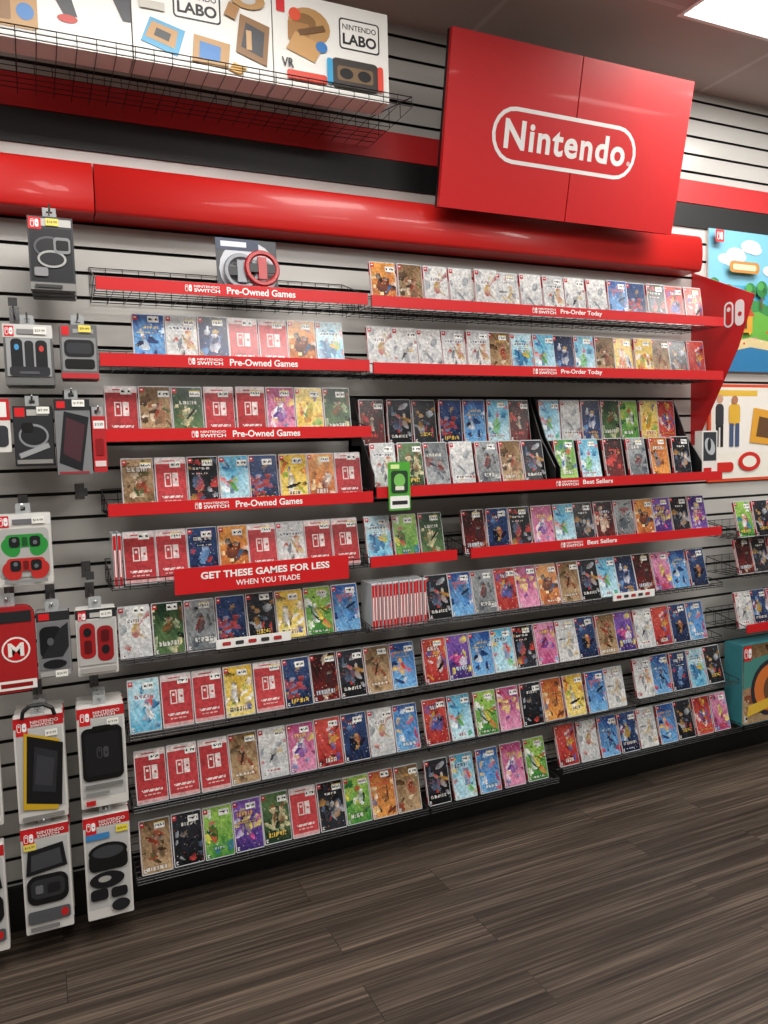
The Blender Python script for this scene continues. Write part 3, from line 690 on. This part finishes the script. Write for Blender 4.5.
# ------------------------------------------------------------ right section
b = MB(); b.prismx([(0,2.29),(0,1.50),(-.03,1.505),(-.26,1.92),(-.34,2.13)], 0, .006, RED)
o = b.obj('divider_fin', None, (2.79, 0, 0)); T(o, 'tapering red divider fin with white emblem between shelf sections', 'divider')
g = G(.3, .8, 0)
g.emblem(.5, .5, .11, 'FFFFFF', RED)
g.obj('emblem', o, (-.001, -.09, 1.665), (0, 0, -math.pi/2))
def poster(x0, x1, z0, z1, draw, lab, frame=None):
    w = x1-x0; h = z1-z0; b = MB(); b.box(0, w, 0, .012, 0, h, M(frame or 'E8E6E0', .4))
    o = b.obj('poster', None, (x0, -.012, z0)); T(o, lab, 'poster'); g = G(w, h, 0); draw(g); g.obj('printed_artwork', o)
def p1(g):
    g.rect(0,0,1,1,'4FAFD4'); g.rect(0,.62,1,1,'80C8E4')
    for u,v,a in ((.2,.8,.09),(.32,.84,.11),(.5,.9,.12),(.75,.74,.1)): g.ell(u,v,a,a*.4,'F0F6F6'); g.ell(u+.05,v-.02,a*.7,a*.3,'D8EAF0')
    g.poly([(0,.0),(1,0),(1,.34),(.6,.44),(.2,.4),(0,.3)],'6DB545'); g.poly([(0,.3),(.2,.4),(.6,.44),(1,.34),(1,.4),(.6,.52),(.2,.5),(0,.42)],'3E8E4A'); g.poly([(0,0),(1,0),(1,.16),(.5,.2),(0,.12)],'2F7FB4'); g.poly([(0,.1),(.5,.18),(1,.14),(1,.2),(.5,.25),(0,.17)],'E8D5A0')
    for u,v in ((.06,.6),(.14,.5),(.22,.56),(.36,.52),(.48,.58),(.62,.6),(.8,.5)): g.rect(u-.01,v-.14,u+.01,v,'7A5230'); g.ell(u,v,.07,.06,'2E8440'); g.ell(u-.02,v+.02,.04,.03,'4FA850'); g.ell(u+.03,v-.01,.025,.02,'246A34')
    g.poly([(.3,.28),(.5,.28),(.5,.4),(.4,.47),(.3,.4)],'E2A83A'); g.poly([(.27,.4),(.53,.4),(.4,.52)],'C8502C'); g.poly([(.1,.26),(.22,.26),(.22,.34),(.16,.39),(.1,.34)],'F0EAD8'); g.poly([(.08,.34),(.24,.34),(.16,.41)],'3A6EB0')
    g.rect(.38,.31,.43,.38,'6A3A20')
    for i in range(14): g.ell(.04+.07*i, .2+.09*math.sin(i*1.9)**2, .012, .009, ('F2E8C8','D84A3A','F0C63A','E88AB0')[i % 4])
    g.rect(.2,.7,.56,.78,'C88A3C',.4); g.rect(.24,.72,.52,.76,'F4E4B8',.4); g.rect(.03,.9,.13,.985,'D81F26',.1); g.emblem(.08,.942,.035,'FFFFFF','D81F26')
poster(2.88, 3.42, 1.845, 2.495, p1, 'large blue and green illustrated island poster on wall')
def p2(g):
    g.rect(.03,.03,.97,.97,'F6F2E6',.05); g.rect(.06,.3,.9,.92,'FAF6EE'); g.rect(.03,.88,.6,.94,'F0C44A')
    g.rect(.08,.56,.18,.8,'3A3A40',.4); g.rect(.085,.36,.12,.58,'26262A'); g.rect(.14,.36,.175,.58,'26262A'); g.ell(.13,.85,.04,.045,'D8A888'); g.rect(.24,.58,.38,.8,'EAB940',.3); g.rect(.25,.36,.3,.6,'4A5A80'); g.rect(.32,.36,.37,.6,'4A5A80'); g.ell(.31,.84,.04,.045,'B98060'); g.poly([(.5,.4),(.9,.35),(.95,.7),(.55,.76)],'E8A83A'); g.poly([(.58,.46),(.86,.42),(.88,.62),(.62,.67)],'6A4A30'); g.rect(.08,.1,.3,.2,'D42A22',.4); g.ell(.5,.2,.14,.1,'D42A22'); g.ell(.5,.2,.09,.06,'F6F2E6')
poster(2.89, 3.42, 1.325, 1.785, p2, 'white and yellow poster in a bright orange frame', 'E2522C')
def rshelf(x0, z, codes, blank=False):
    wire_shelf(x0, 4.0, z, lip=.025, blank=blank)
    row(x0+.01, x0+.01+.103*len(codes), z, codes, -.185, .24, 'cases on the adjoining section', 'a wire shelf')
rshelf(2.89, 1.075, 'gktrgb'); rshelf(2.89, .905, 'KkoGrn'); rshelf(2.89, .655, 'wnmerb', True)
b = MB(); b.box(0, .46, 0, .1, 0, .38, M('3E8A94', .4)); o = b.obj('large_game_box', None, (2.91, -.2, .2005)); T(o, 'large colourful boxed game with ring design on shelf', 'box')
g = G(.46, .38, 0); g.cells(paint('t', 91, 44, 36), .01, .01, .99, .99); g.poly([(.02,.45),(.98,.6),(.98,.9),(.02,.8)],'4A8C84'); g.ell(.42,.42,.3,.36,'2C2E34'); g.ell(.42,.42,.25,.3,'D87838'); g.ell(.42,.4,.12,.18,'6A4A34'); g.rect(.02,.8,.12,.98,'D81F26'); g.emblem(.07,.89,.045,'FFFFFF','D81F26'); g.poly([(.06,.1),(.5,.2),(.8,.14),(.9,.26),(.5,.32),(.08,.24)],'E0B840'); g.obj('printed_front', o)
wire_shelf(2.89, 4.0, .2, lip=.02, back=.03)

# ------------------------------------------------------------ world + camera
w = bpy.data.worlds.new('world'); sc.world = w; w.use_nodes = True
w.node_tree.nodes['Background'].inputs[0].default_value = (.8, .85, .9, 1); w.node_tree.nodes['Background'].inputs[1].default_value = .2
cam = bpy.data.cameras.new('camera'); co = bpy.data.objects.new('camera', cam); sc.collection.objects.link(co)
cam.sensor_fit = 'HORIZONTAL'; cam.sensor_width = 36; cam.lens = 770/768*36
xx = Vector((.9103, -.4130, -.02587)).normalized(); zz = Vector((-.4101, -.9085, .08099)).normalized(); yy = zz.cross(xx).normalized(); xx = yy.cross(zz)
m = Matrix.Identity(4)
for i, v in enumerate((xx, yy, zz)):
    for j in range(3): m[j][i] = v[j]
m.translation = Vector((0, -2.69, 1.52)); co.matrix_world = m
sc.camera = co
